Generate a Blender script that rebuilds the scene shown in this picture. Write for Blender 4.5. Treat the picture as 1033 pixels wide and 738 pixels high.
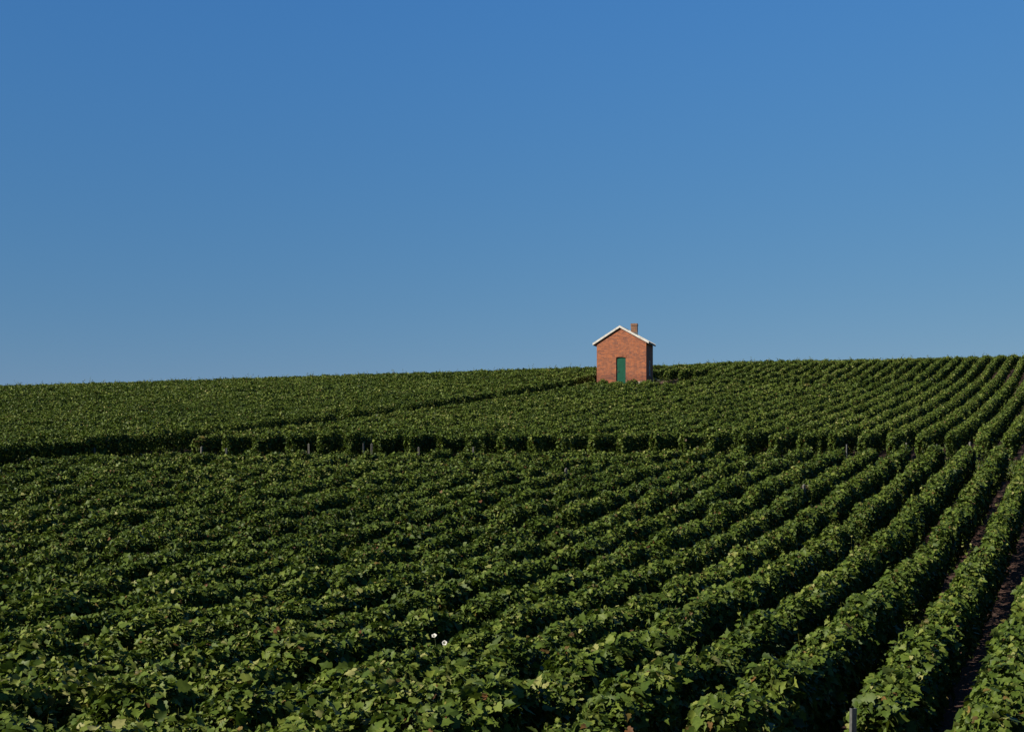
import bpy, bmesh, math
import numpy as np
from mathutils import Vector

for _o in list(bpy.data.objects):
    bpy.data.objects.remove(_o, do_unlink=True)
S = bpy.context.scene
COL = S.collection
R = math.radians
rng = np.random.default_rng(11)

# ------------------------------------------------------------------ camera, sky, sun, exposure
F = 1435.0            # focal length in photograph pixels
U0, V0 = 516.5, 439.0  # column of the optical axis, row of the eye level
cam = bpy.data.cameras.new('camera')
camo = bpy.data.objects.new('camera', cam)
COL.objects.link(camo)
camo.location = (0, 0, 0)
camo.rotation_euler = (R(90), 0, 0)
cam.sensor_width = 36.0
cam.lens = 36.0 * F / 1033.0
cam.shift_y = (V0 - 369.0) / 1033.0
cam.clip_start = 0.1
cam.clip_end = 8000
S.camera = camo

SUN_AZ, SUN_EL = -115.0, 35.0
SKY_GRADE = ((0.75, 0.0317), (0.345, 0.0762), (-0.05, 0.2240))
w = bpy.data.worlds.new('World')
S.world = w
w.use_nodes = True
nt = w.node_tree
bg = nt.nodes['Background']
sky = nt.nodes.new('ShaderNodeTexSky')
sky.sky_type = 'NISHITA'
sky.sun_disc = False
sky.sun_elevation = R(SUN_EL)
sky.sun_rotation = R(SUN_AZ)
sky.altitude = 100
sky.air_density = 0.6
sky.dust_density = 0.0
sky.ozone_density = 6.0
# grade the clear sky to the deep, polarised blue of the day; a little deeper on the sun's side
_tc = nt.nodes.new('ShaderNodeTexCoord')
_sx = nt.nodes.new('ShaderNodeSeparateXYZ')
nt.links.new(_tc.outputs['Generated'], _sx.inputs[0])
_f4 = nt.nodes.new('ShaderNodeMath'); _f4.operation = 'MULTIPLY'
nt.links.new(_sx.outputs[0], _f4.inputs[0]); _f4.inputs[1].default_value = 4.0
_sn = nt.nodes.new('ShaderNodeMath'); _sn.operation = 'SINE'
nt.links.new(_f4.outputs[0], _sn.inputs[0])
_sb = nt.nodes.new('ShaderNodeMath'); _sb.operation = 'MULTIPLY_ADD'
nt.links.new(_sn.outputs[0], _sb.inputs[0]); _sb.inputs[1].default_value = 0.09; _sb.inputs[2].default_value = 1.0
_zen = nt.nodes.new('ShaderNodeMapRange'); _zen.interpolation_type = 'SMOOTHSTEP'
nt.links.new(_sx.outputs[2], _zen.inputs[0])
for _i, _v in ((1, 0.22), (2, 0.95), (3, 1.0), (4, 0.5)): _zen.inputs[_i].default_value = _v
_side = nt.nodes.new('ShaderNodeMath'); _side.operation = 'MULTIPLY'
nt.links.new(_sb.outputs[0], _side.inputs[0]); nt.links.new(_zen.outputs[0], _side.inputs[1])
_sep = nt.nodes.new('ShaderNodeSeparateColor')
_com = nt.nodes.new('ShaderNodeCombineColor')
nt.links.new(sky.outputs[0], _sep.inputs[0])
SKY_STRENGTH = 0.06
for _k, (_pw, _ml) in enumerate(SKY_GRADE):
    _p = nt.nodes.new('ShaderNodeMath'); _p.operation = 'POWER'
    nt.links.new(_sep.outputs[_k], _p.inputs[0]); _p.inputs[1].default_value = _pw
    _m = nt.nodes.new('ShaderNodeMath'); _m.operation = 'MULTIPLY'
    nt.links.new(_p.outputs[0], _m.inputs[0]); _m.inputs[1].default_value = _ml/SKY_STRENGTH
    _n = nt.nodes.new('ShaderNodeMath'); _n.operation = 'MULTIPLY'
    nt.links.new(_m.outputs[0], _n.inputs[0]); nt.links.new(_side.outputs[0], _n.inputs[1])
    nt.links.new(_n.outputs[0], _com.inputs[_k])
nt.links.new(_com.outputs[0], bg.inputs[0])
bg.inputs[1].default_value = SKY_STRENGTH

sun = bpy.data.lights.new('sun', 'SUN')
suno = bpy.data.objects.new('sun', sun)
COL.objects.link(suno)
sd = Vector((math.sin(R(SUN_AZ)) * math.cos(R(SUN_EL)), math.cos(R(SUN_AZ)) * math.cos(R(SUN_EL)), math.sin(R(SUN_EL))))
suno.rotation_euler = sd.to_track_quat('Z', 'Y').to_euler()
suno.location = sd * 50
sun.energy = 5.0
sun.angle = R(0.53)
sun.color = (1.0, 0.93, 0.80)

S.view_settings.view_transform = 'Standard'
S.view_settings.look = 'None'
S.view_settings.exposure = 1.2
S.view_settings.gamma = 1.0
S.render.engine = 'CYCLES'
S.cycles.max_bounces = 6
S.cycles.diffuse_bounces = 2
S.cycles.glossy_bounces = 2
S.cycles.transmission_bounces = 3

# ------------------------------------------------------------------ helpers
def tag(o, label=None, cat=None, group=None, kind=None):
    if label: o['label'] = label
    if cat: o['category'] = cat
    if group: o['group'] = group
    if kind: o['kind'] = kind
    return o

def link(name, me, mat=None, parent=None):
    o = bpy.data.objects.new(name, me)
    COL.objects.link(o)
    if mat and not me.materials:
        me.materials.append(mat)
    if parent:
        o.parent = parent
    return o

def empty(name, loc, rz=0):
    o = bpy.data.objects.new(name, None)
    COL.objects.link(o)
    o.location = loc
    o.rotation_euler = (0, 0, rz)
    o.empty_display_size = 0.3
    return o

def obj_bm(name, bm, mat, parent=None, smooth=False):
    bmesh.ops.recalc_face_normals(bm, faces=bm.faces)
    me = bpy.data.meshes.new(name)
    bm.to_mesh(me)
    bm.free()
    if smooth:
        for p in me.polygons: p.use_smooth = True
    return link(name, me, mat, parent)

def box(bm, x0, x1, y0, y1, z0, z1):
    vs = [bm.verts.new(c) for c in ((x0,y0,z0),(x1,y0,z0),(x1,y1,z0),(x0,y1,z0),(x0,y0,z1),(x1,y0,z1),(x1,y1,z1),(x0,y1,z1))]
    for f in ((0,3,2,1),(4,5,6,7),(0,1,5,4),(1,2,6,5),(2,3,7,6),(3,0,4,7)):
        bm.faces.new([vs[i] for i in f])
    return vs

def extrude_xz(bm, pts, y0, y1):
    a = [bm.verts.new((x, y0, z)) for x, z in pts]
    b = [bm.verts.new((x, y1, z)) for x, z in pts]
    bm.faces.new(a)
    bm.faces.new(b[::-1])
    n = len(pts)
    for i in range(n):
        bm.faces.new((a[i], b[i], b[(i+1) % n], a[(i+1) % n]))

def tube(bm, pts, radii, n=7):
    rings = []
    for i, p in enumerate(pts):
        p = Vector(p)
        d = Vector(pts[min(i+1, len(pts)-1)]) - Vector(pts[max(i-1, 0)])
        d.normalize()
        a = d.orthogonal().normalized()
        b = d.cross(a)
        rings.append([bm.verts.new(p + (a*math.cos(t) + b*math.sin(t))*radii[i]) for t in [2*math.pi*k/n for k in range(n)]])
    for r0, r1 in zip(rings, rings[1:]):
        for k in range(n):
            bm.faces.new((r0[k], r0[(k+1) % n], r1[(k+1) % n], r1[k]))
    bm.faces.new(rings[0][::-1])
    bm.faces.new(rings[-1])

def mat(name):
    m = bpy.data.materials.new(name)
    m.use_nodes = True
    t = m.node_tree
    return m, t, t.nodes['Principled BSDF'], t.nodes['Material Output']

def ramp(t, fac, stops):
    n = t.nodes.new('ShaderNodeValToRGB')
    e = n.color_ramp.elements
    while len(e) < len(stops): e.new(0.5)
    for k, (p, c) in enumerate(stops):
        e[k].position = p
        e[k].color = (*c, 1)
    t.links.new(fac, n.inputs[0])
    return n.outputs[0]

def noise(t, scale, detail=4, rough=0.55, coord='Object'):
    tc = t.nodes.new('ShaderNodeTexCoord')
    n = t.nodes.new('ShaderNodeTexNoise')
    n.inputs['Scale'].default_value = scale
    n.inputs['Detail'].default_value = detail
    n.inputs['Roughness'].default_value = rough
    t.links.new(tc.outputs[coord], n.inputs['Vector'])
    return n.outputs['Fac']

def mixc(t, fac, a, b, mode='MIX'):
    n = t.nodes.new('ShaderNodeMix')
    n.data_type = 'RGBA'
    n.blend_type = mode
    for s, v in ((0, fac), (6, a), (7, b)):
        if hasattr(v, 'is_output'): t.links.new(v, n.inputs[s])
        else: n.inputs[s].default_value = v if s == 0 else (*v, 1)
    return n.outputs[2]

def simple(name, stops, scale, rough=0.8, bump=0.0, bscale=None):
    m, t, b, _ = mat(name)
    t.links.new(ramp(t, noise(t, scale), stops), b.inputs['Base Color'])
    b.inputs['Roughness'].default_value = rough
    if bump:
        bn = t.nodes.new('ShaderNodeBump')
        bn.inputs['Strength'].default_value = bump
        bn.inputs['Distance'].default_value = 0.02
        t.links.new(noise(t, bscale or scale*3), bn.inputs['Height'])
        t.links.new(bn.outputs[0], b.inputs['Normal'])
    return m

# ------------------------------------------------------------------ materials
def leaf_material():
    m, t, b, out = mat('vine_leaf')
    def attr(n):
        a = t.nodes.new('ShaderNodeAttribute')
        a.attribute_name = n
        return a.outputs['Fac']
    tint, dry = attr('tint'), attr('dry')
    green = ramp(t, tint, [(0.0, (0.0153, 0.0272, 0.0046)), (0.35, (0.0347, 0.0565, 0.0077)), (0.7, (0.0632, 0.0888, 0.0131)), (0.92, (0.1071, 0.1259, 0.0245)), (1.0, (0.1634, 0.1613, 0.0576))])
    brown = ramp(t, tint, [(0.0, (0.0325, 0.0116, 0.0065)), (0.5, (0.0723, 0.0289, 0.0116)), (1.0, (0.1084, 0.0615, 0.0202))])
    c = mixc(t, dry, green, brown)
    pale = mixc(t, 0.30, c, (0.0850, 0.1062, 0.0408))
    g = t.nodes.new('ShaderNodeNewGeometry')
    c2 = mixc(t, g.outputs['Backfacing'], c, pale)
    # veins and blotches inside the blade
    c3 = mixc(t, 1.0, c2, ramp(t, noise(t, 28.0, 3), [(0.3, (0.72, 0.74, 0.70)), (0.7, (1.12, 1.10, 1.05))]), 'MULTIPLY')
    t.links.new(c3, b.inputs['Base Color'])
    b.inputs['Roughness'].default_value = 0.52
    b.inputs['Specular IOR Level'].default_value = 0.10
    tr = t.nodes.new('ShaderNodeBsdfTranslucent')
    t.links.new(mixc(t, 1.0, c3, (1.25, 1.45, 0.55), 'MULTIPLY'), tr.inputs['Color'])
    ms = t.nodes.new('ShaderNodeMixShader')
    ms.inputs[0].default_value = 0.14
    t.links.new(b.outputs[0], ms.inputs[1])
    t.links.new(tr.outputs[0], ms.inputs[2])
    t.links.new(ms.outputs[0], out.inputs[0])
    return m
M_LEAF = leaf_material()
M_SOIL = simple('soil', [(0.3, (0.0185, 0.0058, 0.0013)), (0.55, (0.0339, 0.0097, 0.0020)), (0.8, (0.0541, 0.0175, 0.0040))], 1.7, 0.95, 0.8, 9)
M_TRACK = simple('track_earth', [(0.3, (0.0149, 0.0162, 0.0047)), (0.55, (0.0134, 0.0216, 0.0047)), (0.8, (0.0386, 0.0410, 0.0149))], 0.9, 0.95, 0.7, 8)
M_BARK = simple('bark', [(0.3, (0.05, 0.034, 0.022)), (0.7, (0.12, 0.085, 0.06))], 22, 0.9, 0.8, 60)
M_STAKE = simple('weathered_stake', [(0.3, (0.0394, 0.0364, 0.0284)), (0.7, (0.0728, 0.0668, 0.0540))], 14, 0.75, 0.3)
M_STEEL = simple('galvanised_steel', [(0.3, (0.0398, 0.0398, 0.0392)), (0.7, (0.0674, 0.0674, 0.0654))], 30, 0.5, 0.1)
M_PETAL = simple('white_petal', [(0.3, (0.3060, 0.2983, 0.2689)), (0.7, (0.3468, 0.3366, 0.3038))], 40, 0.6)
M_PISTIL = simple('pale_pistil', [(0.3, (0.35, 0.36, 0.16)), (0.7, (0.45, 0.44, 0.2))], 60, 0.6)
M_STEM = simple('green_stem', [(0.3, (0.04, 0.06, 0.015)), (0.7, (0.07, 0.095, 0.03))], 30, 0.6)
M_BOARD = simple('white_painted_board', [(0.25, (0.2431, 0.2265, 0.1958)), (0.5, (0.3978, 0.3757, 0.3373)), (0.8, (0.4862, 0.4641, 0.4243))], 5, 0.7, 0.15)
M_TILE = simple('roof_tile', [(0.3, (0.0980, 0.0385, 0.0245)), (0.7, (0.1680, 0.0770, 0.0490))], 6, 0.85, 0.5)
M_PLINTH = simple('pale_stone', [(0.3, (0.1800, 0.1500, 0.1140)), (0.7, (0.2880, 0.2520, 0.2040))], 4, 0.9, 0.5)
M_DARKWOOD = simple('dark_frame', [(0.3, (0.015, 0.025, 0.020)), (0.7, (0.03, 0.045, 0.035))], 8, 0.6)
M_IRON = simple('dark_iron', [(0.3, (0.02, 0.02, 0.02)), (0.7, (0.05, 0.045, 0.04))], 20, 0.5)
M_LITTER = simple('dead_leaf', [(0.3, (0.1470, 0.0455, 0.0193)), (0.55, (0.2730, 0.1001, 0.0424)), (0.8, (0.3780, 0.1820, 0.0847))], 9, 0.85)

def brick_material(name, c1, c2, mo):
    m, t, b, _ = mat(name)
    tc = t.nodes.new('ShaderNodeTexCoord')
    sp = t.nodes.new('ShaderNodeSeparateXYZ')
    t.links.new(tc.outputs['Object'], sp.inputs[0])
    ad = t.nodes.new('ShaderNodeMath')
    t.links.new(sp.outputs[0], ad.inputs[0])
    t.links.new(sp.outputs[1], ad.inputs[1])
    cb = t.nodes.new('ShaderNodeCombineXYZ')
    t.links.new(ad.outputs[0], cb.inputs[0])
    t.links.new(sp.outputs[2], cb.inputs[1])
    br = t.nodes.new('ShaderNodeTexBrick')
    t.links.new(cb.outputs[0], br.inputs['Vector'])
    br.inputs['Scale'].default_value = 1.0
    br.inputs['Brick Width'].default_value = 0.235
    br.inputs['Row Height'].default_value = 0.078
    br.inputs['Mortar Size'].default_value = 0.008
    br.inputs['Mortar Smooth'].default_value = 0.3
    br.inputs['Bias'].default_value = -0.1
    br.inputs['Color1'].default_value = (*c1, 1)
    br.inputs['Color2'].default_value = (*c2, 1)
    br.inputs['Mortar'].default_value = (*mo, 1)
    c = mixc(t, 1.0, br.outputs['Color'], ramp(t, noise(t, 3.4, 6, 0.75), [(0.3, (0.60, 0.58, 0.66)), (0.52, (1, 1, 1)), (0.72, (1.35, 1.30, 1.2))]), 'MULTIPLY')
    # damp rising from the ground, in a ragged band
    zz = t.nodes.new('ShaderNodeMath'); zz.operation = 'MULTIPLY_ADD'
    t.links.new(noise(t, 1.6, 4), zz.inputs[0]); zz.inputs[1].default_value = -1.3
    t.links.new(sp.outputs[2], zz.inputs[2])
    c = mixc(t, 1.0, c, ramp(t, zz.outputs[0], [(0.0, (0.74, 0.70, 0.72)), (0.25, (1, 1, 1))]), 'MULTIPLY')
    # a few lime-bloomed bricks
    c = mixc(t, ramp(t, noise(t, 6.5, 3, 0.7), [(0.70, (0, 0, 0)), (0.80, (0.55, 0.55, 0.55))]), c, (0.33, 0.22, 0.15))
    t.links.new(c, b.inputs['Base Color'])
    b.inputs['Roughness'].default_value = 0.88
    bn = t.nodes.new('ShaderNodeBump')
    bn.inputs['Strength'].default_value = 0.5
    bn.inputs['Distance'].default_value = 0.01
    bn.invert = True
    t.links.new(br.outputs['Fac'], bn.inputs['Height'])
    t.links.new(bn.outputs[0], b.inputs['Normal'])
    return m
M_BRICK = brick_material('red_brick', (0.275, 0.071, 0.017), (0.108, 0.027, 0.014), (0.19, 0.11, 0.07))
M_BRICK_BROWN = brick_material('brown_brick', (0.155, 0.070, 0.032), (0.085, 0.036, 0.020), (0.15, 0.10, 0.065))

def door_material():
    m, t, b, _ = mat('green_door_paint')
    c = ramp(t, noise(t, 3.0, 5, 0.6), [(0.3, (0.0012, 0.0427, 0.0231)), (0.6, (0.0020, 0.0577, 0.0320)), (0.8, (0.0074, 0.0747, 0.0445))])
    t.links.new(c, b.inputs['Base Color'])
    b.inputs['Roughness'].default_value = 0.7
    b.inputs['Specular IOR Level'].default_value = 0.2
    return m
M_DOOR = door_material()

def glass_material():
    m, t, b, _ = mat('window_glass')
    b.inputs['Base Color'].default_value = (0.10, 0.12, 0.13, 1)
    b.inputs['Roughness'].default_value = 0.08
    b.inputs['Specular IOR Level'].default_value = 0.9
    return m
M_GLASS = glass_material()

# ------------------------------------------------------------------ the land
TH = R(22.1)                      # heading of the vine rows
CT, ST = math.cos(TH), math.sin(TH)
VINE_H = 1.2
NEAR_Y = np.array([-400, -50, 8, 14, 18, 23, 29, 37, 46, 52, 57.0])
NEAR_Z = np.array([-6.0, -3.4, -2.55, -2.56, -2.54, -2.46, -2.30, -1.72, -1.00, -0.68, -0.42])
CR_U = np.array([-400, 0, 300, 560, 610, 660, 700, 760, 850, 933, 1033, 1400])
CR_V = np.array([400, 390.5, 380.5, 372, 370.6, 369, 367.2, 364.6, 363.5, 362, 358.5, 348])
MID_U = np.array([-400, 0, 300, 628, 850, 1033, 1400])
MID_Z = np.array([3.3, 3.55, 3.75, 3.98, 4.0, 4.2, 4.6])
MID_Y = 104.0
CR_Y = np.array([112, 116, 118, 120, 121, 126, 127, 127, 126, 126, 127, 130])

def hermite(x, x0, x1, y0, y1, m0, m1):
    h = x1 - x0
    t = (x - x0) / h
    return (2*t**3 - 3*t**2 + 1)*y0 + (t**3 - 2*t**2 + t)*h*m0 + (-2*t**3 + 3*t**2)*y1 + (t**3 - t**2)*h*m1

# the lanes: the cross lane between lower and middle field, the lane up to the hut
LANE_P = -34.75
def cross_y(X):                       # middle of the cross lane
    return 54.6 + 0.05*np.asarray(X, float)
def seam_y(X):                        # narrow headland between middle and crest field
    return np.interp(X, [5, 12, 28, 40, 60], [104.0, 101.0, 103.0, 106.5, 111])
def canopy(X, Y):
    """height of the tops of the vines above or below the eye"""
    X = np.asarray(X, float); Y = np.asarray(Y, float)
    X, Y = np.broadcast_arrays(X, Y)
    sl = np.diff(NEAR_Z) / np.diff(NEAR_Y)
    m = np.empty(len(NEAR_Y)); m[0] = sl[0]; m[-1] = 0.045; m[1:-1] = 0.5*(sl[1:] + sl[:-1])
    i = np.clip(np.searchsorted(NEAR_Y, Y) - 1, 0, len(NEAR_Y) - 2)
    zn = hermite(np.minimum(Y, 57), NEAR_Y[i], NEAR_Y[i+1], NEAR_Z[i], NEAR_Z[i+1], m[i], m[i+1])
    # the fields above the lanes lie on a low terrace
    d = np.maximum(Y - cross_y(X), LANE_P - (X*CT - Y*ST))
    t = np.clip((d + 1.2)/2.4, 0, 1)
    amp = np.interp(X, [-20, 0, 18], [0.42, 0.33, 0.22])
    e = np.clip((Y - 43)/14, 0, 1)
    zn = zn + amp*t*t*(3 - 2*t)*np.clip((Y - 30)/12, 0, 1) + (0.42 - amp)*e*e*(3 - 2*e)
    u = np.clip(U0 + F*X/np.maximum(Y, 40.0), -200, 1250)
    k = np.zeros_like(u); yc = np.zeros_like(u)
    for du in (-70, -35, 0, 35, 70):
        k += np.interp(u + du*0.35, CR_U, CR_V)/5
        yc += np.interp(u + du, CR_U, CR_Y)/5
    zc = (V0 - k)/F*yc
    s = zc/yc
    z1 = np.interp(u, MID_U, MID_Z)
    m1 = 0.5*(z1/(MID_Y - 57) + (zc - z1)/(yc - MID_Y))
    zm = np.where(Y < MID_Y, hermite(np.clip(Y, 57, MID_Y), 57, MID_Y, 0.0, z1, 0.062, m1),
                  hermite(np.clip(Y, MID_Y, yc), MID_Y, yc, z1, zc, m1, s))
    d = np.maximum(Y - yc, 0)
    zf = zc + s*np.minimum(d, 80) - 0.0016*np.minimum(d, 80)**2 - np.clip(d - 80, 0, 300)*0.06
    return np.where(Y < 57, zn, np.where(Y < yc, zm, zf))

def ground(X, Y):
    return canopy(X, Y) - VINE_H

def grid_mesh(name, X, Y, Z):
    ny, nx = X.shape
    co = np.stack([X, Y, Z], -1).reshape(-1, 3)
    idx = np.arange(nx*ny).reshape(ny, nx)
    q = np.stack([idx[:-1, :-1], idx[:-1, 1:], idx[1:, 1:], idx[1:, :-1]], -1).reshape(-1, 4)
    me = bpy.data.meshes.new(name)
    me.from_pydata(co.tolist(), [], q.tolist())
    for p in me.polygons: p.use_smooth = True
    return me

gx = np.concatenate([-np.geomspace(3500, 85, 16), np.arange(-80, 81, 1.0), np.geomspace(85, 3500, 16)])
gy = np.concatenate([-np.geomspace(600, 12, 10), np.arange(-8, 175, 1.0), np.geomspace(180, 4500, 20)])
GX, GY = np.meshgrid(gx, gy)
tag(link('ground', grid_mesh('ground', GX, GY, ground(GX, GY)), M_SOIL), kind='structure')

lx = np.arange(-70, 71, 1.0)
LX, LO = np.meshgrid(lx, np.linspace(-2.6, 2.6, 7))
LY = cross_y(LX) + LO
tag(link('path', grid_mesh('path', LX, LY, ground(LX, LY) + 0.03), M_TRACK), kind='structure')
lq = np.arange(20, 140, 1.0)
LQ, LP = np.meshgrid(lq, np.linspace(LANE_P - 1.0, LANE_P + 1.0, 4))
LX, LY = LP*CT + LQ*ST, -LP*ST + LQ*CT
tag(link('path', grid_mesh('path', LX, LY, ground(LX, LY) + 0.05), M_TRACK), kind='structure')

# ------------------------------------------------------------------ vine leaves
# a five-lobed vine leaf, folded along its midrib (x across, y along, z out of the blade)
_o = [(0, 0.02), (0.20, -0.13), (0.43, 0.02), (0.50, 0.24), (0.36, 0.36), (0.44, 0.60), (0.23, 0.66), (0.0, 1.0)]
LEAF_N = np.array([(0, 0.34, -0.05)] + [(x, y, 0.16*abs(x) - 0.22*y*y) for x, y in _o] + [(-x, y, 0.16*abs(x) - 0.22*y*y) for x, y in _o[1:-1][::-1]])
LEAF_NF = np.array([(0, i, i + 1 if i < 14 else 1) for i in range(1, 15)])
LEAF_M = np.array([(0, 0, 0), (0.46, 0.10, 0.12), (0.40, 0.58, 0.0), (0, 1.0, -0.2), (-0.40, 0.58, 0.0), (-0.46, 0.10, 0.12), (0, 0.45, -0.05)])
LEAF_MF = np.array([(6, i, (i + 1) % 6) for i in range(6)])
LEAF_F = np.array([(0, 0, 0), (0.5, 0.42, 0.10), (0, 1.0, -0.12), (-0.5, 0.42, 0.10)])
LEAF_FF = np.array([(0, 1, 2), (0, 2, 3)])

def unit(v):
    return v/np.maximum(np.linalg.norm(v, axis=1, keepdims=True), 1e-9)

SUNV = np.array(sd[:])      # blades turn partly towards the light
class Foliage:
    def __init__(self):
        self.v, self.f, self.t, self.d, self.n = [], [], [], [], 0
    def leaves(self, pos, nrm, tip, size, tint, dry, tmpl, faces):
        N = len(pos)
        if not N: return
        nrm = unit(nrm)
        tip = unit(tip - nrm*np.sum(tip*nrm, 1, keepdims=True))
        side = np.cross(tip, nrm)
        wx = rng.uniform(0.85, 1.2, N)[:, None, None]
        cz = rng.uniform(0.5, 2.9, N)[:, None, None]
        T = tmpl[None]
        v = pos[:, None] + size[:, None, None]*(T[..., 0:1]*wx*side[:, None] + T[..., 1:2]*tip[:, None] + T[..., 2:3]*cz*nrm[:, None])
        f = faces[None] + (np.arange(N)*len(tmpl))[:, None, None] + self.n
        self.v.append(v.reshape(-1, 3)); self.f.append(f.reshape(-1, 3))
        self.t.append(np.repeat(tint, len(faces))); self.d.append(np.repeat(dry, len(faces)))
        self.n += N*len(tmpl)
    def stems(self, a, b, r):
        """thin three-sided canes from a to b"""
        N = len(a)
        if not N: return
        d = unit(b - a)
        s = unit(np.cross(d, np.tile([0.3, 1, 0.1], (N, 1))))
        t = np.cross(d, s)
        ring = [s, -0.5*s + 0.87*t, -0.5*s - 0.87*t]
        v = np.stack([a + r*ring[0], a + r*ring[1], a + r*ring[2], b + .5*r*ring[0], b + .5*r*ring[1], b + .5*r*ring[2]], 1)
        fc = np.array([(0, 1, 4), (0, 4, 3), (1, 2, 5), (1, 5, 4), (2, 0, 3), (2, 3, 5)])
        f = fc[None] + (np.arange(N)*6)[:, None, None] + self.n
        self.v.append(v.reshape(-1, 3)); self.f.append(f.reshape(-1, 3))
        self.t.append(np.full(N*6, 0.6)); self.d.append(np.full(N*6, 0.3))
        self.n += N*6
    def mesh(self, name, origin):
        v = np.concatenate(self.v) - np.asarray(origin)
        f = np.concatenate(self.f).astype(np.int32)
        me = bpy.data.meshes.new(name)
        me.vertices.add(len(v)); me.vertices.foreach_set('co', v.astype(np.float32).ravel())
        me.loops.add(f.size); me.loops.foreach_set('vertex_index', f.ravel())
        me.polygons.add(len(f))
        me.polygons.foreach_set('loop_start', np.arange(0, f.size, 3, dtype=np.int32))
        me.update(calc_edges=True)
        for nm, arr in (('tint', self.t), ('dry', self.d)):
            at = me.attributes.new(nm, 'FLOAT', 'FACE')
            at.data.foreach_set('value', np.concatenate(arr).astype(np.float32))
        me.materials.append(M_LEAF)
        return me

def wave(n=400):
    """a smooth random function of one variable, about -1..1"""
    a = rng.uniform(-1, 1, n)
    def f(x):
        x = np.asarray(x) % (n - 1)
        i = np.floor(x).astype(int)
        t = x - i
        t = t*t*(3 - 2*t)
        return a[i]*(1 - t) + a[i + 1]*t
    return f

def at_pixel(u, Y):
    return (u - U0)/F*Y

# vines gone brown or yellow here and there: x, y, radius, strength
DRY_SPOTS = [(at_pixel(132, 56.0), 56.0, 0.75, 0.9), (at_pixel(211, 56.3), 56.3, 0.5, 0.6), (at_pixel(818, 99.5), 99.5, 0.9, 0.75),
             (at_pixel(682, 74), 74, 0.8, 0.35), (at_pixel(808, 100), 100, 0.6, 0.5), (at_pixel(570, 43), 43, 0.5, 0.4), (at_pixel(802, 40), 40, 0.45, 0.45)]

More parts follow.
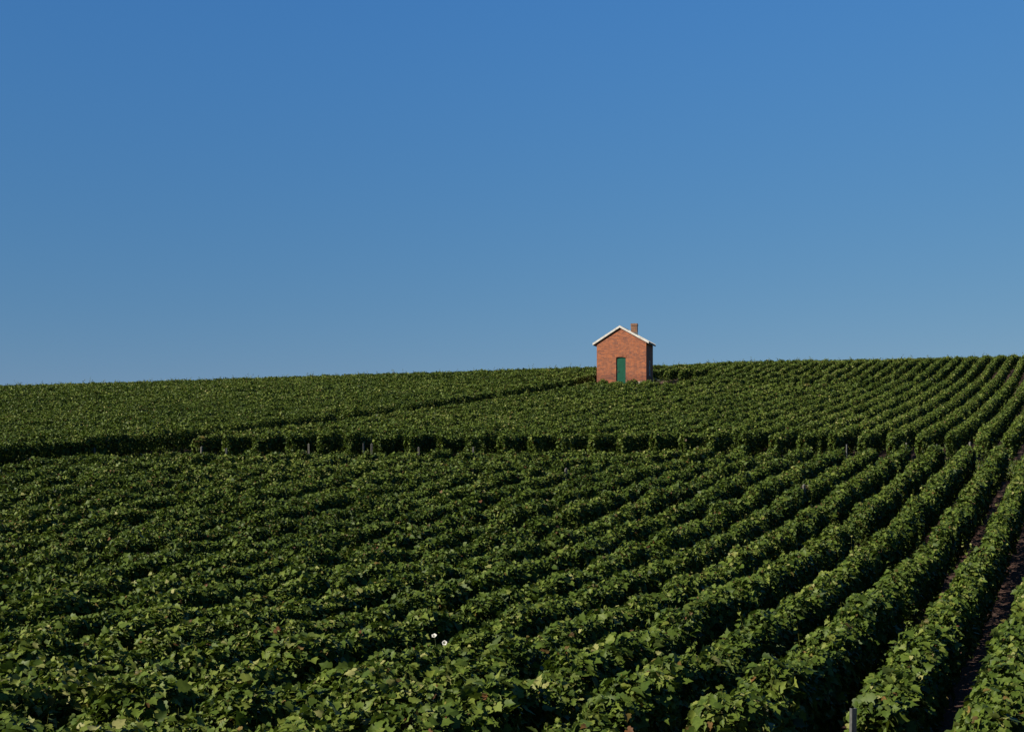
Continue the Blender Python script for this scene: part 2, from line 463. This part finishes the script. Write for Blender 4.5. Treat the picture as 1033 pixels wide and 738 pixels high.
def grow_row(p, q0, q1, half_w, height, vigour=1.0, gappy=0.02, tone=0.0, specks=0.045):
    """one trellised row along the heading TH from q0 to q1; returns mesh and origin"""
    fo = Foliage()
    f_h, f_w, f_w2, f_h2, f_gap, f_c = wave(), wave(), wave(), wave(), wave(), wave()
    f_ang = [wave() for _ in range(3)]
    om = q0
    x0, y0 = p*CT + q0*ST, -p*ST + q0*CT
    org = np.array([x0, y0, float(ground(x0, y0))])
    bands = [(0, 17, 1300, 0.073, LEAF_N, LEAF_NF), (17, 27, 1350, 0.063, LEAF_N, LEAF_NF), (27, 58, 1050, 0.064, LEAF_M, LEAF_MF),
             (58, 85, 620, 0.088, LEAF_F, LEAF_FF), (85, 400, 400, 0.110, LEAF_F, LEAF_FF)]
    for ya, yb, dens, sz, tm, fc in bands:
        a, b = max(q0, (ya + p*ST)/CT), min(q1, (yb + p*ST)/CT)
        if b <= a: continue
        # drop the stretches far outside the frame
        qs = np.linspace(a, b, 60)
        X, Y = p*CT + qs*ST, -p*ST + qs*CT
        inside = np.abs(X) < 0.385*Y + 3.5
        if not inside.any(): continue
        a, b = max(a, qs[inside].min() - (b - a)/59), min(b, qs[inside].max() + (b - a)/59)
        N0 = int(dens*vigour*(b - a)); N = int(N0*1.4)
        q = rng.uniform(a, b, N)
        gap = f_gap(q*0.8)
        keep = ~((gap > 1 - gappy*8) & (rng.random(N) < 0.8))
        q = q[keep]; N = len(q)
        ph = rng.uniform(-0.85, math.pi + 0.85, N)
        flank = rng.random(N) < 0.30            # hanging leaves that close the sides
        ph = np.where(flank, np.where(rng.random(N) < 0.5, rng.uniform(-0.75, 0.45, N), math.pi - rng.uniform(-0.75, 0.45, N)), ph)
        r = np.where(rng.random(N) < 0.72, rng.uniform(0.80, 1.04, N), rng.uniform(0.35, 0.8, N))
        lump = 0.55*f_w(q*1.05) + 0.45*f_w2(q*2.7)
        side_l = np.where(np.cos(ph) > 0, f_ang[0](q*1.9), f_ang[1](q*1.9))
        # the first metres above the road are untrimmed and sprawl into the gaps
        Yc = -p*ST + q*CT
        far = 1.0 if ya >= 58 else 0.0
        wild = np.clip((19.5 - Yc)/6, 0, 1)*np.clip((-p - 2.2)/3, 0, 1)
        wv = half_w*(1 + (0.26*lump + 0.30*side_l)*(1 - 0.4*far))*(1 + 0.38*np.clip((22 - Yc)/8, 0, 1) + 0.40*wild)
        hv = height*(1 + (0.085 - 0.02*far + 0.05*wild)*f_h(q*0.95) + (0.085 - 0.03*far + 0.05*wild)*f_h2(q*2.3)) + 0.02
        zlo = 0.20 + 0.10*f_ang[2](q*1.3)
        zc = 0.58*hv + 0.42*zlo
        up = np.sin(ph)
        offp = np.sign(np.cos(ph))*np.abs(np.cos(ph))**0.7*wv*r
        z = np.where(up > 0, zc + (hv - zc)*np.abs(up)**0.75*r, zc - (zc - zlo)*np.abs(up)/0.76*rng.uniform(0.2, 1.15, N))
        # row ends are rounded off
        endd = np.minimum(q - q0, q1 - q)
        offp *= np.clip(0.55 + endd*0.9, 0, 1)
        pp = p + offp
        X, Y = pp*CT + q*ST, -pp*ST + q*CT
        pos = np.stack([X, Y, ground(p*CT + q*ST, -p*ST + q*CT) + z], 1)
        pos += rng.normal(0, 0.022, (N, 3))
        out = np.stack([np.cos(ph)*CT, -np.cos(ph)*ST, np.maximum(up, -0.2)], 1)
        nrm = out*0.65 + np.array([0, 0, 0.40]) + 0.38*SUNV + rng.normal(0, 0.70, (N, 3))
        tip = out*0.35 + np.array([0, 0, -0.55]) + rng.normal(0, 0.6, (N, 3))
        size = sz*np.clip(rng.lognormal(0, 0.38 if yb <= 58 else 0.22, N), 0.5, 2.0)
        clump = 0.5*f_c(q*0.45) + 0.5*f_ang[2](q*2.1 + ph)
        patch = np.sin(X*0.31 + 0.8*np.sin(Y*0.17)) * np.sin(Y*0.23 + 1.1 + 0.9*np.sin(X*0.13))
        young = np.clip((19 - Yc)/6, 0, 1)
        tint = np.clip(rng.normal(0.50, 0.21, N) + tone*(1 - young) + 0.05*young*1.4 + 0.10*patch + 0.15*clump + 0.08*(up > 0.6), 0, 1)
        dry = (rng.random(N) < specks*(0.5 if yb <= 27 else 1.0) + 0.03*(f_c(q*0.7) > 0.6)).astype(float)*rng.uniform(0.4, 1.0, N)
        size = np.where(dry > 0, size*0.72, size)
        for sx, sy, sr, st in DRY_SPOTS:
            d = np.hypot(X - sx, Y - sy)
            dry = np.where((d < sr*rng.uniform(0.5, 1.3, N)) & (rng.random(N) < st + 0.15), np.maximum(dry, st*rng.uniform(0.6, 1.1, N)), dry)
        fo.leaves(pos, nrm, tip, size, tint, np.clip(dry, 0, 1), tm, fc)
        # upright young shoots with small pale leaves
        k = int((b - a)*(2.2 if yb <= 17 else 1.3 if yb <= 58 else 0.6))
        if k:
            sq = rng.uniform(a, b, k)
            sp = p + rng.uniform(-0.6, 0.6, k)*half_w
            sx, sy = sp*CT + sq*ST, -sp*ST + sq*CT
            hb = height*(1 + 0.085*f_h(sq*0.95) + 0.085*f_h2(sq*2.3))
            base = np.stack([sx, sy, ground(sx, sy) + hb - 0.12], 1)
            L = rng.uniform(0.12, 0.36, k)*(1.0 if yb <= 58 else 1.25)*np.where(rng.random(k) < 0.15, 1.5, 1)
            lean = rng.normal(0, 0.28, (k, 3)); lean[:, 2] = 1
            topp = base + unit(lean)*L[:, None]
            fo.stems(base, topp, 0.004 if yb <= 58 else 0.008)
            for j in range(7):
                fr = (j + 0.7)/7
                ang = rng.uniform(0, 6.28, k)
                o = np.stack([np.cos(ang), np.sin(ang), np.full(k, 0.1)], 1)
                ls = (0.115 - 0.075*fr)*rng.uniform(0.7, 1.2, k)*(1.0 if yb <= 58 else 1.5)
                fo.leaves(base + (topp - base)*fr + o*0.02, o*0.3 + np.array([0, 0, 0.8]) + rng.normal(0, 0.3, (k, 3)), o + rng.normal(0, 0.25, (k, 3)),
                          ls, np.clip(rng.normal(0.74, 0.14, k), 0, 1), np.full(k, 0.05), tm, fc)
    if not fo.n: return None, None
    return fo.mesh('vine_row', org), org

def ordinal(n):
    small = 'zeroth first second third fourth fifth sixth seventh eighth ninth tenth eleventh twelfth thirteenth fourteenth fifteenth sixteenth seventeenth eighteenth nineteenth'.split()
    tens = {2: ('twenty', 'twentieth'), 3: ('thirty', 'thirtieth'), 4: ('forty', 'fortieth'), 5: ('fifty', 'fiftieth')}
    if n < 20: return small[n]
    a, b = divmod(n, 10)
    return tens[a][1] if b == 0 else tens[a][0] + '-' + small[b]

def q_at_y(p, Y):
    return (Y + p*ST)/CT
def q_at_line(p, fn, off):
    """q where the row meets a lane edge given as Y = fn(X) + off"""
    q = 60.0
    for _ in range(40):
        X, Y = p*CT + q*ST, -p*ST + q*CT
        q -= (Y - float(fn(X)) - off)/(CT - 0.1*ST)
    return q
def visible(p, qa, qb):
    q = np.linspace(qa, qb, 80)
    X, Y = p*CT + q*ST, -p*ST + q*CT
    return (np.abs(X) < 0.37*Y + 1.0).any()
def crest_q(p, extra):
    q = np.linspace(60, 220, 600)
    X, Y = p*CT + q*ST, -p*ST + q*CT
    u = np.clip(U0 + F*X/Y, -200, 1250)
    d = Y - np.interp(u, CR_U, CR_Y)
    return float(np.interp(extra, d, q))

# trunk of one vine stock, shared by all of them
def make_trunk():
    bm = bmesh.new()
    tube(bm, [(0, 0, -0.05), (0.015, 0.02, 0.12), (-0.01, 0.035, 0.27), (0.02, 0.01, 0.42), (0.03, -0.02, 0.55)], [0.034, 0.027, 0.022, 0.024, 0.014])
    tube(bm, [(0.02, 0.01, 0.40), (0.07, 0.08, 0.50), (0.10, 0.20, 0.56)], [0.016, 0.011, 0.007])
    bmesh.ops.recalc_face_normals(bm, faces=bm.faces)
    me = bpy.data.meshes.new('trunk'); bm.to_mesh(me); bm.free()
    me.materials.append(M_BARK)
    for f in me.polygons: f.use_smooth = True
    return me
TRUNK = make_trunk()

PITCH = 1.1
P0 = -0.85
GROUPS = {'A': 'vine rows of the lower field', 'B': 'vine rows of the middle field', 'C': 'vine rows of the upper left field', 'D': 'vine rows of the crest field'}

def add_row(field, p, qa, qb, label, hw, ht, vig=1.0, gappy=0.02, tone=0.0, specks=0.045):
    me, org = grow_row(p, qa, qb, hw, ht, vig, gappy, tone, specks)
    if me is None: return None
    o = link('vine_row', me)
    o.location = org
    tag(o, label, 'vine row', GROUPS[field])
    return o

START_Y = {0: 12.4, 1: 13.9, 2: 12.5, 3: 11.2}
# lower field: from just below the viewer to the cross lane
n = 0
for k in range(-1, 31):
    p = P0 - PITCH*k
    qa = q_at_y(p, START_Y.get(k, 10.0))
    qb = q_at_line(p, cross_y, -2.35 + rng.uniform(-0.25, 0.25))
    if p < LANE_P + 1.42: break
    if not visible(p, qa, qb): continue
    n += 1
    o = add_row('A', p, qa, qb, 'leafy vine row in the field nearest the viewer, %s row from its right edge' % ordinal(n), 0.205, 1.2, 1.0, 0.025, -0.10, 0.085)
    if o and k <= 7:
        for j in range(13):
            q = qa + 0.35 + j*1.0
            x, y = p*CT + q*ST, -p*ST + q*CT
            c = link('trunk', TRUNK, parent=o)
            c.location = (x - o.location.x, y - o.location.y, float(ground(x, y)) - o.location.z)
            c.rotation_euler = (0, 0, -TH + rng.uniform(-0.4, 0.4))
            c.scale = (1, 1, rng.uniform(0.9, 1.15))
# middle field: cross lane to the headland beside the hut
n = 0
for k in range(0, 31):
    p = P0 - PITCH*k
    if p < LANE_P + 1.42: break
    qa = q_at_line(p, cross_y, 2.1 + rng.uniform(-0.2, 0.2))
    if p < -28.5: qb = q_at_y(p, 104.6 - 0.35*(p + 34))
    else: qb = q_at_line(p, seam_y, -0.8)
    if not visible(p, qa, qb): continue
    n += 1
    add_row('B', p, qa, qb, 'vine row between the cross lane and the hut, %s from the right edge' % ordinal(n), 0.19, 1.2, 0.95, 0.035, -0.06, 0.045)
# crest field: right of the hut, up to the skyline
n = 0
for k in range(29, 0, -1):
    p = P0 - PITCH*k
    qa = q_at_line(p, seam_y, 0.9) if p > -27.5 else q_at_y(p, 114.5)
    qb = crest_q(p, 26.0 if p > -16 else 12.0)
    if qb - qa < 3 or not visible(p, qa, qb): continue
    n += 1
    add_row('D', p, qa, qb, 'vine row on the skyline slope right of the hut, %s from the hut' % ordinal(n), 0.15, 1.2, 0.85, 0.03, -0.04, 0.05)
# upper left field: left of the lane that leads to the hut
n = 0
for k in range(0, 60):
    p = LANE_P - 1.42 - PITCH*k
    qa = q_at_y(p, 40.0)
    qb = crest_q(p, 11.0)
    q = np.linspace(qa, qb, 200)
    X, Y = p*CT + q*ST, -p*ST + q*CT
    ins = np.abs(X) < 0.385*Y + 3.0
    if not ins.any(): continue
    n += 1
    add_row('C', p, q[ins].min(), qb, 'vine row left of the lane to the hut, %s row uphill from that lane' % ordinal(n), 0.23, 1.2, 0.92, 0.035, -0.08, 0.04)

# ------------------------------------------------------------------ the brick hut
HW, HD, WH, XA = 1.86, 3.75, 3.21, -0.12
AP = WH + 1.10
HL = np.array([at_pixel(602, 106.5), 106.5])
ang = R(13.3)
HC = HL + HW*np.array([math.cos(ang), -math.sin(ang)])
HZ = (V0 - 388.0)/F*106.3
print('hut ground', float(ground(HC[0], HC[1])), 'hut z', HZ)
hut = empty('brick_hut', (HC[0], HC[1], HZ), -ang)
tag(hut, 'small red brick hut with a green door and chimney, alone on the hillside', 'hut')
TH_W = 0.22
TPL, TPR = (AP - WH)/(HW + XA), (AP - WH)/(HW - XA)
def slope(sgn): return TPR if sgn > 0 else TPL
DX0, DX1, DH = -0.40, 0.33, 2.00        # door opening
# walls
bm = bmesh.new()
arch = [(DX0 + (DX1 - DX0)*i/6, DH + 0.07*math.sin(math.pi*i/6)) for i in range(7)]
extrude_xz(bm, [(-HW, -0.6), (DX0, -0.6)] + arch + [(DX1, -0.6), (HW, -0.6), (HW, WH), (XA, AP), (-HW, WH)], 0, TH_W)
extrude_xz(bm, [(-HW, -0.6), (HW, -0.6), (HW, WH), (XA, AP), (-HW, WH)], HD - TH_W, HD)
box(bm, -HW, -HW + TH_W, TH_W, HD - TH_W, -0.6, WH)
WY0, WY1, WZ0, WZ1 = 1.55, 2.15, 0.75, 1.85   # window in the right wall
box(bm, HW - TH_W, HW, TH_W, WY0, -0.6, WH)
box(bm, HW - TH_W, HW, WY1, HD - TH_W, -0.6, WH)
box(bm, HW - TH_W, HW, WY0, WY1, -0.6, WZ0)
box(bm, HW - TH_W, HW, WY0, WY1, WZ1, WH)
wall = obj_bm('wall', bm, M_BRICK, hut)
bm = bmesh.new()                             # arch of bricks on edge over the door
for i in range(9):
    a0, a1 = i/9, (i + 0.86)/9
    pts = []
    for a, dz in ((a0, 0.005), (a1, 0.005), (a1, 0.20), (a0, 0.20)):
        pts.append((DX0 - 0.04 + (DX1 - DX0 + 0.08)*a, DH + 0.07*math.sin(math.pi*a) + dz))
    extrude_xz(bm, pts, -0.012, 0.03)
obj_bm('door_arch', bm, M_BRICK, hut)
bm = bmesh.new()
box(bm, -HW - 0.05, DX0 - 0.02, -0.05, 0.1, -0.6, 0.10)
box(bm, DX1 + 0.02, HW + 0.05, -0.05, 0.1, -0.6, 0.24)
box(bm, DX0 - 0.02, DX1 + 0.02, -0.10, 0.12, -0.6, -0.02)
box(bm, HW - 0.1, HW + 0.05, 0.1, HD, -0.6, 0.18)
obj_bm('plinth', bm, M_PLINTH, hut)
# door
bm = bmesh.new()
nb = 6
for i in range(nb):
    a, b = DX0 + 0.05 + (DX1 - DX0 - 0.1)*i/nb, DX0 + 0.05 + (DX1 - DX0 - 0.1)*(i + 0.95)/nb
    box(bm, a, b, 0.065, 0.10, 0.0, DH - 0.005)
box(bm, DX0 + 0.05, DX1 - 0.05, 0.10, 0.125, 0.0, DH - 0.008)
door = obj_bm('door', bm, M_DOOR, hut)
bm = bmesh.new()
box(bm, DX0 + 0.005, DX0 + 0.045, 0.05, 0.13, -0.01, DH)
box(bm, DX1 - 0.045, DX1 - 0.005, 0.05, 0.13, -0.01, DH)
box(bm, DX0 + 0.005, DX1 - 0.005, 0.05, 0.14, DH + 0.003, DH + 0.06)
obj_bm('door_frame', bm, M_DARKWOOD, hut)
bm = bmesh.new()
tube(bm, [(DX0 + 0.12, 0.065, 1.02), (DX0 + 0.12, 0.025, 1.02), (DX0 + 0.22, 0.02, 1.02)], [0.011, 0.011, 0.009])
box(bm, DX0 + 0.10, DX0 + 0.14, 0.058, 0.063, 0.90, 1.08)
obj_bm('handle', bm, M_IRON, door)
# window in the shaded right wall
bm = bmesh.new()
f = 0.07
box(bm, HW - 0.09, HW + 0.012, WY0, WY0 + f, WZ0, WZ1)
box(bm, HW - 0.09, HW + 0.012, WY1 - f, WY1, WZ0, WZ1)
box(bm, HW - 0.09, HW + 0.012, WY0 + f, WY1 - f, WZ0, WZ0 + f)
box(bm, HW - 0.09, HW + 0.012, WY0 + f, WY1 - f, WZ1 - f, WZ1)
box(bm, HW - 0.06, HW - 0.01, (WY0 + WY1)/2 - 0.015, (WY0 + WY1)/2 + 0.015, WZ0 + f, WZ1 - f)
box(bm, HW - 0.058, HW - 0.012, WY0 + f, (WY0 + WY1)/2 - 0.015, 1.29, 1.32)
box(bm, HW - 0.058, HW - 0.012, (WY0 + WY1)/2 + 0.015, WY1 - f, 1.29, 1.32)
win = obj_bm('window', bm, M_BOARD, hut)
bm = bmesh.new()
box(bm, HW - 0.040, HW - 0.032, WY0 + 0.02, WY1 - 0.02, WZ0 + 0.02, WZ1 - 0.02)
obj_bm('pane', bm, M_GLASS, win)
bm = bmesh.new()
box(bm, HW - 0.05, HW + 0.05, WY0 - 0.06, WY1 + 0.06, WZ0 - 0.07, WZ0 - 0.002)
obj_bm('sill', bm, M_PLINTH, win)
# roof: two slopes of tiles laid in courses
OVF = 0.07
OVE = {-1: 0.27, 1: 0.17}
bm = bmesh.new()
nc = 11
for sgn in (-1, 1):
    tp = slope(sgn)
    xe = HW + OVE[sgn] - sgn*XA
    for c in range(nc):
        a, b = xe*c/nc, xe*(c + 1)/nc + (0.05 if c < nc - 1 else 0)
        za, zb = AP + 0.045 - a*tp, AP + 0.045 - b*tp
        lift = 0.028
        pts = [(XA + sgn*a, za), (XA + sgn*b, zb + lift), (XA + sgn*b, zb - 0.02 + lift), (XA + sgn*a, za - 0.02)]
        extrude_xz(bm, pts if sgn > 0 else pts[::-1], -OVF + 0.01, HD + OVF - 0.01)
    e = xe*0.995
    pts = [(XA, AP + 0.022), (XA + sgn*e, AP + 0.022 - e*tp), (XA + sgn*e, AP - 0.012 - e*tp), (XA, AP - 0.012)]
    extrude_xz(bm, pts if sgn > 0 else pts[::-1], -OVF + 0.03, HD + OVF - 0.03)
roof = obj_bm('roof', bm, M_TILE, hut)
bm = bmesh.new()
tube(bm, [(XA, -OVF, AP + 0.03), (XA, HD + OVF, AP + 0.03)], [0.075, 0.075], 10)
obj_bm('ridge_tile', bm, M_TILE, roof)
for (ya, yb) in ((-OVF - 0.03, -OVF + 0.008), (HD + OVF - 0.008, HD + OVF + 0.03)):
    for sgn in (-1, 1):
        tp = slope(sgn)
        bm = bmesh.new()
        e = HW + OVE[sgn] - sgn*XA + 0.03
        pts = [(XA, AP + 0.105), (XA + sgn*e, AP + 0.105 - e*tp), (XA + sgn*e, AP - 0.055 - e*tp), (XA, AP - 0.055)]
        extrude_xz(bm, pts, ya, yb)
        obj_bm('verge_board', bm, M_BOARD, roof)
for sgn in (-1, 1):
    bm = bmesh.new()
    xe = HW + OVE[sgn] - sgn*XA
    z = AP - xe*slope(sgn)
    a, b = sorted((XA + sgn*(xe + 0.005), XA + sgn*(xe + 0.028)))
    box(bm, a, b, -OVF + 0.01, HD + OVF - 0.01, z - 0.08, z + 0.03)
    obj_bm('eaves_board', bm, M_DARKWOOD, roof)
# chimney with a projecting brick cap
cx, cy = 0.72, 1.75
bm = bmesh.new()
box(bm, cx - 0.235, cx + 0.235, cy - 0.22, cy + 0.22, AP - 0.8, 4.50)
box(bm, cx - 0.255, cx + 0.255, cy - 0.24, cy + 0.24, 4.502, 4.63)
box(bm, cx - 0.24, cx + 0.24, cy - 0.225, cy + 0.225, 4.632, 4.67)
ch = obj_bm('chimney', bm, M_BRICK_BROWN, hut)
bm = bmesh.new()
box(bm, cx - 0.29, cx + 0.29, cy - 0.275, cy - 0.235, AP - 0.75, AP - 0.30)
obj_bm('flashing', bm, M_STEEL, ch)

# ------------------------------------------------------------------ stakes at the row ends and inside the rows
def make_stake(h, wd, m, steel=False):
    bm = bmesh.new()
    if steel:
        a = wd/2
        box(bm, -a, a, -a*0.7, -a*0.5, -0.3, h)
        box(bm, -a, -a + wd*0.16, -a*0.498, a*0.7, -0.3, h)
        box(bm, a - wd*0.16, a, -a*0.498, a*0.7, -0.3, h)
        for z in np.arange(0.3, h - 0.05, 0.22):
            box(bm, -a - 0.012, -a - 0.001, -0.012, 0.012, z, z + 0.03)
    else:
        a = wd/2
        vs = box(bm, -a, a, -a, a, -0.3, h - 0.04)
        top = bm.verts.new((0.004, 0, h))
        fs = [f for f in bm.faces if all(abs(v.co.z - (h - 0.04)) < 1e-6 for v in f.verts)]
        ring = list(fs[0].verts)
        bmesh.ops.delete(bm, geom=fs, context='FACES_ONLY')
        for i in range(4): bm.faces.new((ring[i], ring[(i+1) % 4], top))
    bmesh.ops.recalc_face_normals(bm, faces=bm.faces)
    me = bpy.data.meshes.new('stake'); bm.to_mesh(me); bm.free()
    me.materials.append(m)
    return me
ST_WOOD, ST_STEEL = make_stake(1.0, 0.07, M_STAKE), make_stake(1.0, 0.055, M_STEEL, True)
SG = 'stakes at the lower ends of the middle field rows'
where = [(96, 'pale stake by the brown vine where the two lanes meet'), (203, 'pale stake at the lane beside the small reddish vine'),
         (228, 'thin stake on the cross lane, next right of the reddish vine'), (312, 'tall pale stake on the cross lane, first left of a close pair'),
         (367, 'left stake of the close pair on the cross lane'), (375, 'right stake of the close pair on the cross lane'),
         (423, 'short pale stake on the cross lane, first right of the close pair'), (477, 'brownish stake on the cross lane, well left of the hut'),
         (704, 'small white-topped stake on the cross lane, just right of below the hut'), (854, 'grey stake on the cross lane, first left of three spaced stakes'),
         (914, 'first of three evenly spaced stakes at the right end of the cross lane'), (945, 'middle one of three evenly spaced stakes at the right of the cross lane'),
         (978, 'last stake at the right end of the cross lane')]
for i, (u, lab) in enumerate(where):
    Y = 54.0
    for _ in range(8): Y = float(cross_y(at_pixel(u, Y))) + 1.6
    x = at_pixel(u, Y)
    o = link('stake', ST_STEEL if i in (2, 4, 9, 11) else ST_WOOD)
    o.location = (x, Y, float(ground(x, Y)))
    o.scale = (1, 1, (0.82, 0.85, 0.78, 0.95, 0.95, 0.95, 0.8, 0.8, 0.8, 0.85, 0.92, 0.85, 0.95)[i])
    o.rotation_euler = (R(rng.uniform(-3, 3)), R(rng.uniform(-3, 3)), rng.uniform(0, 1))
    tag(o, lab, 'stake', SG)
for u, p, v, lab, m, h in ((858, P0 - PITCH, None, 'grey steel stake at the near end of a row, on the bottom edge', ST_STEEL, 1.22),
                           (570, None, 43.0, 'pale stake standing inside the lower field, below the hut', ST_WOOD, 1.35),
                           (810, None, 38.0, 'dark stake beside a yellowing vine in the lower field', ST_WOOD, 1.4)):
    if p is not None:
        x, y = at_pixel(u, 13.25), 13.25
    else:
        y = v; x = at_pixel(u, y)
        pr = x*CT - y*ST
        pk = P0 - PITCH*round((P0 - pr)/PITCH) + 0.1
        q = (x + 0)*ST + y*CT
        # slide along the view ray onto the nearest row
        y = y*pk/pr; x = at_pixel(u, y)
    o = link('stake', m)
    o.location = (x, y, float(ground(x, y)))
    o.scale = (1, 1, h)
    o.rotation_euler = (0, R(1.5), 0.4)
    tag(o, lab, 'stake', 'stakes inside the lower field')

# ------------------------------------------------------------------ two white bindweed flowers
def make_flower(name, loc, rot, label):
    n, rings = 20, [(0.004, -0.045), (0.008, -0.025), (0.019, -0.008), (0.032, 0.003), (0.037, 0.0)]
    bm = bmesh.new()
    rr = []
    for r, z in rings:
        rr.append([bm.verts.new((math.cos(t)*r*(1 + 0.10*math.cos(5*t)*r/0.037), math.sin(t)*r*(1 + 0.10*math.cos(5*t)*r/0.037), z + 0.003*math.cos(5*t)*r/0.037)) for t in [6.2832*k/n for k in range(n)]])
    for a, b in zip(rr, rr[1:]):
        for k in range(n): bm.faces.new((a[k], a[(k+1) % n], b[(k+1) % n], b[k]))
    bm.faces.new(rr[0][::-1])
    o = obj_bm(name, bm, M_PETAL, None, True)
    o.location = loc
    o.rotation_euler = rot
    o.scale = (0.85, 0.85, 0.85)
    tag(o, label, 'flower', 'bindweed flowers on the vines')
    bm = bmesh.new()
    tube(bm, [(0, 0, -0.04), (0.001, 0, -0.015), (0, 0.001, 0.003)], [0.003, 0.003, 0.004], 6)
    obj_bm('pistil', bm, M_PISTIL, o)
    bm = bmesh.new()
    inv = Vector((0, 0, -1))
    inv.rotate(o.rotation_euler.to_quaternion().inverted())
    tube(bm, [(0, 0, -0.044), Vector((0.004, 0.003, -0.09)) + inv*0.06, Vector((0, 0, -0.06)) + inv*0.38], [0.004, 0.0035, 0.003], 5)
    obj_bm('stem', bm, M_STEM, o)
    return o
def on_canopy(u, v):
    """the place on top of a vine row that shows at this column and row of the picture"""
    best = None
    for k in range(0, 31):
        p = P0 - PITCH*k
        Y = p/((u - U0)/F*CT - ST)
        if Y < 11 or Y > 30: continue
        z = -(v - V0)/F*Y
        d = z - float(canopy(at_pixel(u, Y), Y))
        if best is None or abs(d - 0.10) < best[0]: best = (abs(d - 0.10), at_pixel(u, Y), Y, z)
    return best[1:]
make_flower('bindweed_flower', on_canopy(438, 640.5), (R(38), R(-12), 0), 'upper left of two white flowers open on the near vines, seen flatter')
make_flower('bindweed_flower', on_canopy(448.5, 648), (R(68), R(-18), 0), 'lower right of two white flowers open on the near vines, facing outwards')

# ------------------------------------------------------------------ dead leaves on the soil between the right-hand rows
fo = Foliage()
for pc, ya, yb, N in ((P0 - PITCH*1.5 + 0.22, 27, 42, 260), (P0 - PITCH*0.5 + 0.2, 22, 36, 140), (P0 - PITCH*2.5 + 0.2, 20, 34, 60)):
    q = rng.uniform(ya, yb, N)
    q = np.where(rng.random(N) < 0.75, np.round(q*0.8)/0.8 + rng.normal(0, 0.16, N), q)
    q = q_at_y(pc, 0) + q/CT
    pp = pc + rng.normal(0, 0.10, N)
    X, Y = pp*CT + q*ST, -pp*ST + q*CT
    pos = np.stack([X, Y, ground(X, Y) + rng.uniform(0.02, 0.09, N)], 1)
    fo.leaves(pos, np.array([0, 0, 1.0]) + rng.normal(0, 0.4, (N, 3)), rng.normal(0, 1, (N, 3)), rng.uniform(0.08, 0.15, N), rng.random(N), np.ones(N), LEAF_M, LEAF_MF)
me = fo.mesh('fallen_leaves', (0, 0, 0))
me.materials.clear(); me.materials.append(M_LITTER)
tag(link('fallen_leaves', me), 'dry reddish fallen leaves on the soil between the rows at right', 'fallen leaves', kind='stuff')

# ------------------------------------------------------------------ weeds on the headland round the hut
fo = Foliage()
N = 9000
X = HC[0] + rng.uniform(-4, 9, N); Y = HC[1] + rng.uniform(-3.6, 9, N)
dx, dy = X - HC[0], Y - HC[1]
lx_, ly_ = dx*math.cos(ang) - dy*math.sin(ang), dx*math.sin(ang) + dy*math.cos(ang)
ok = ~((np.abs(lx_) < HW + 0.1) & (ly_ > -0.12) & (ly_ < HD + 0.15))
X, Y = X[ok], Y[ok]; N = len(X)
pos = np.stack([X, Y, ground(X, Y) + rng.uniform(0.0, 0.28, N)*rng.random(N)], 1)
fo.leaves(pos, np.array([0, 0, 0.5]) + rng.normal(0, 0.5, (N, 3)), np.array([0, 0, 0.8]) + rng.normal(0, 0.6, (N, 3)), rng.uniform(0.08, 0.22, N), np.clip(rng.normal(0.45, 0.2, N), 0, 1), (rng.random(N) < 0.08)*0.6, LEAF_F, LEAF_FF)
tag(link('weeds', fo.mesh('weeds', (0, 0, 0))), 'low green weeds on the headland round the brick hut', 'weeds', kind='stuff')

# ------------------------------------------------------------------ grass growing on the cross lane
fo = Foliage()
N = 26000
X = rng.uniform(-22, 24, N)
o_ = rng.uniform(-3.2, 2.4, N)
o_ = np.where(np.abs(np.abs(o_) - 0.8) < 0.25, o_*0.3, o_)
Y = cross_y(X) + o_
pos = np.stack([X, Y, ground(X, Y) + 0.02], 1)
fo.leaves(pos, rng.normal(0, 1, (N, 3))*np.array([1, 1, 0.25]), np.array([0, 0, 1.0]) + rng.normal(0, 0.35, (N, 3)), rng.uniform(0.08, 0.22, N), np.clip(rng.normal(0.40, 0.2, N), 0, 1), (rng.random(N) < 0.12)*0.5, LEAF_F*np.array([0.45, 1, 1]), LEAF_FF)
tag(link('grass', fo.mesh('grass', (0, 0, 0))), 'rough grass growing on the cross lane between the two fields', 'grass', kind='stuff')
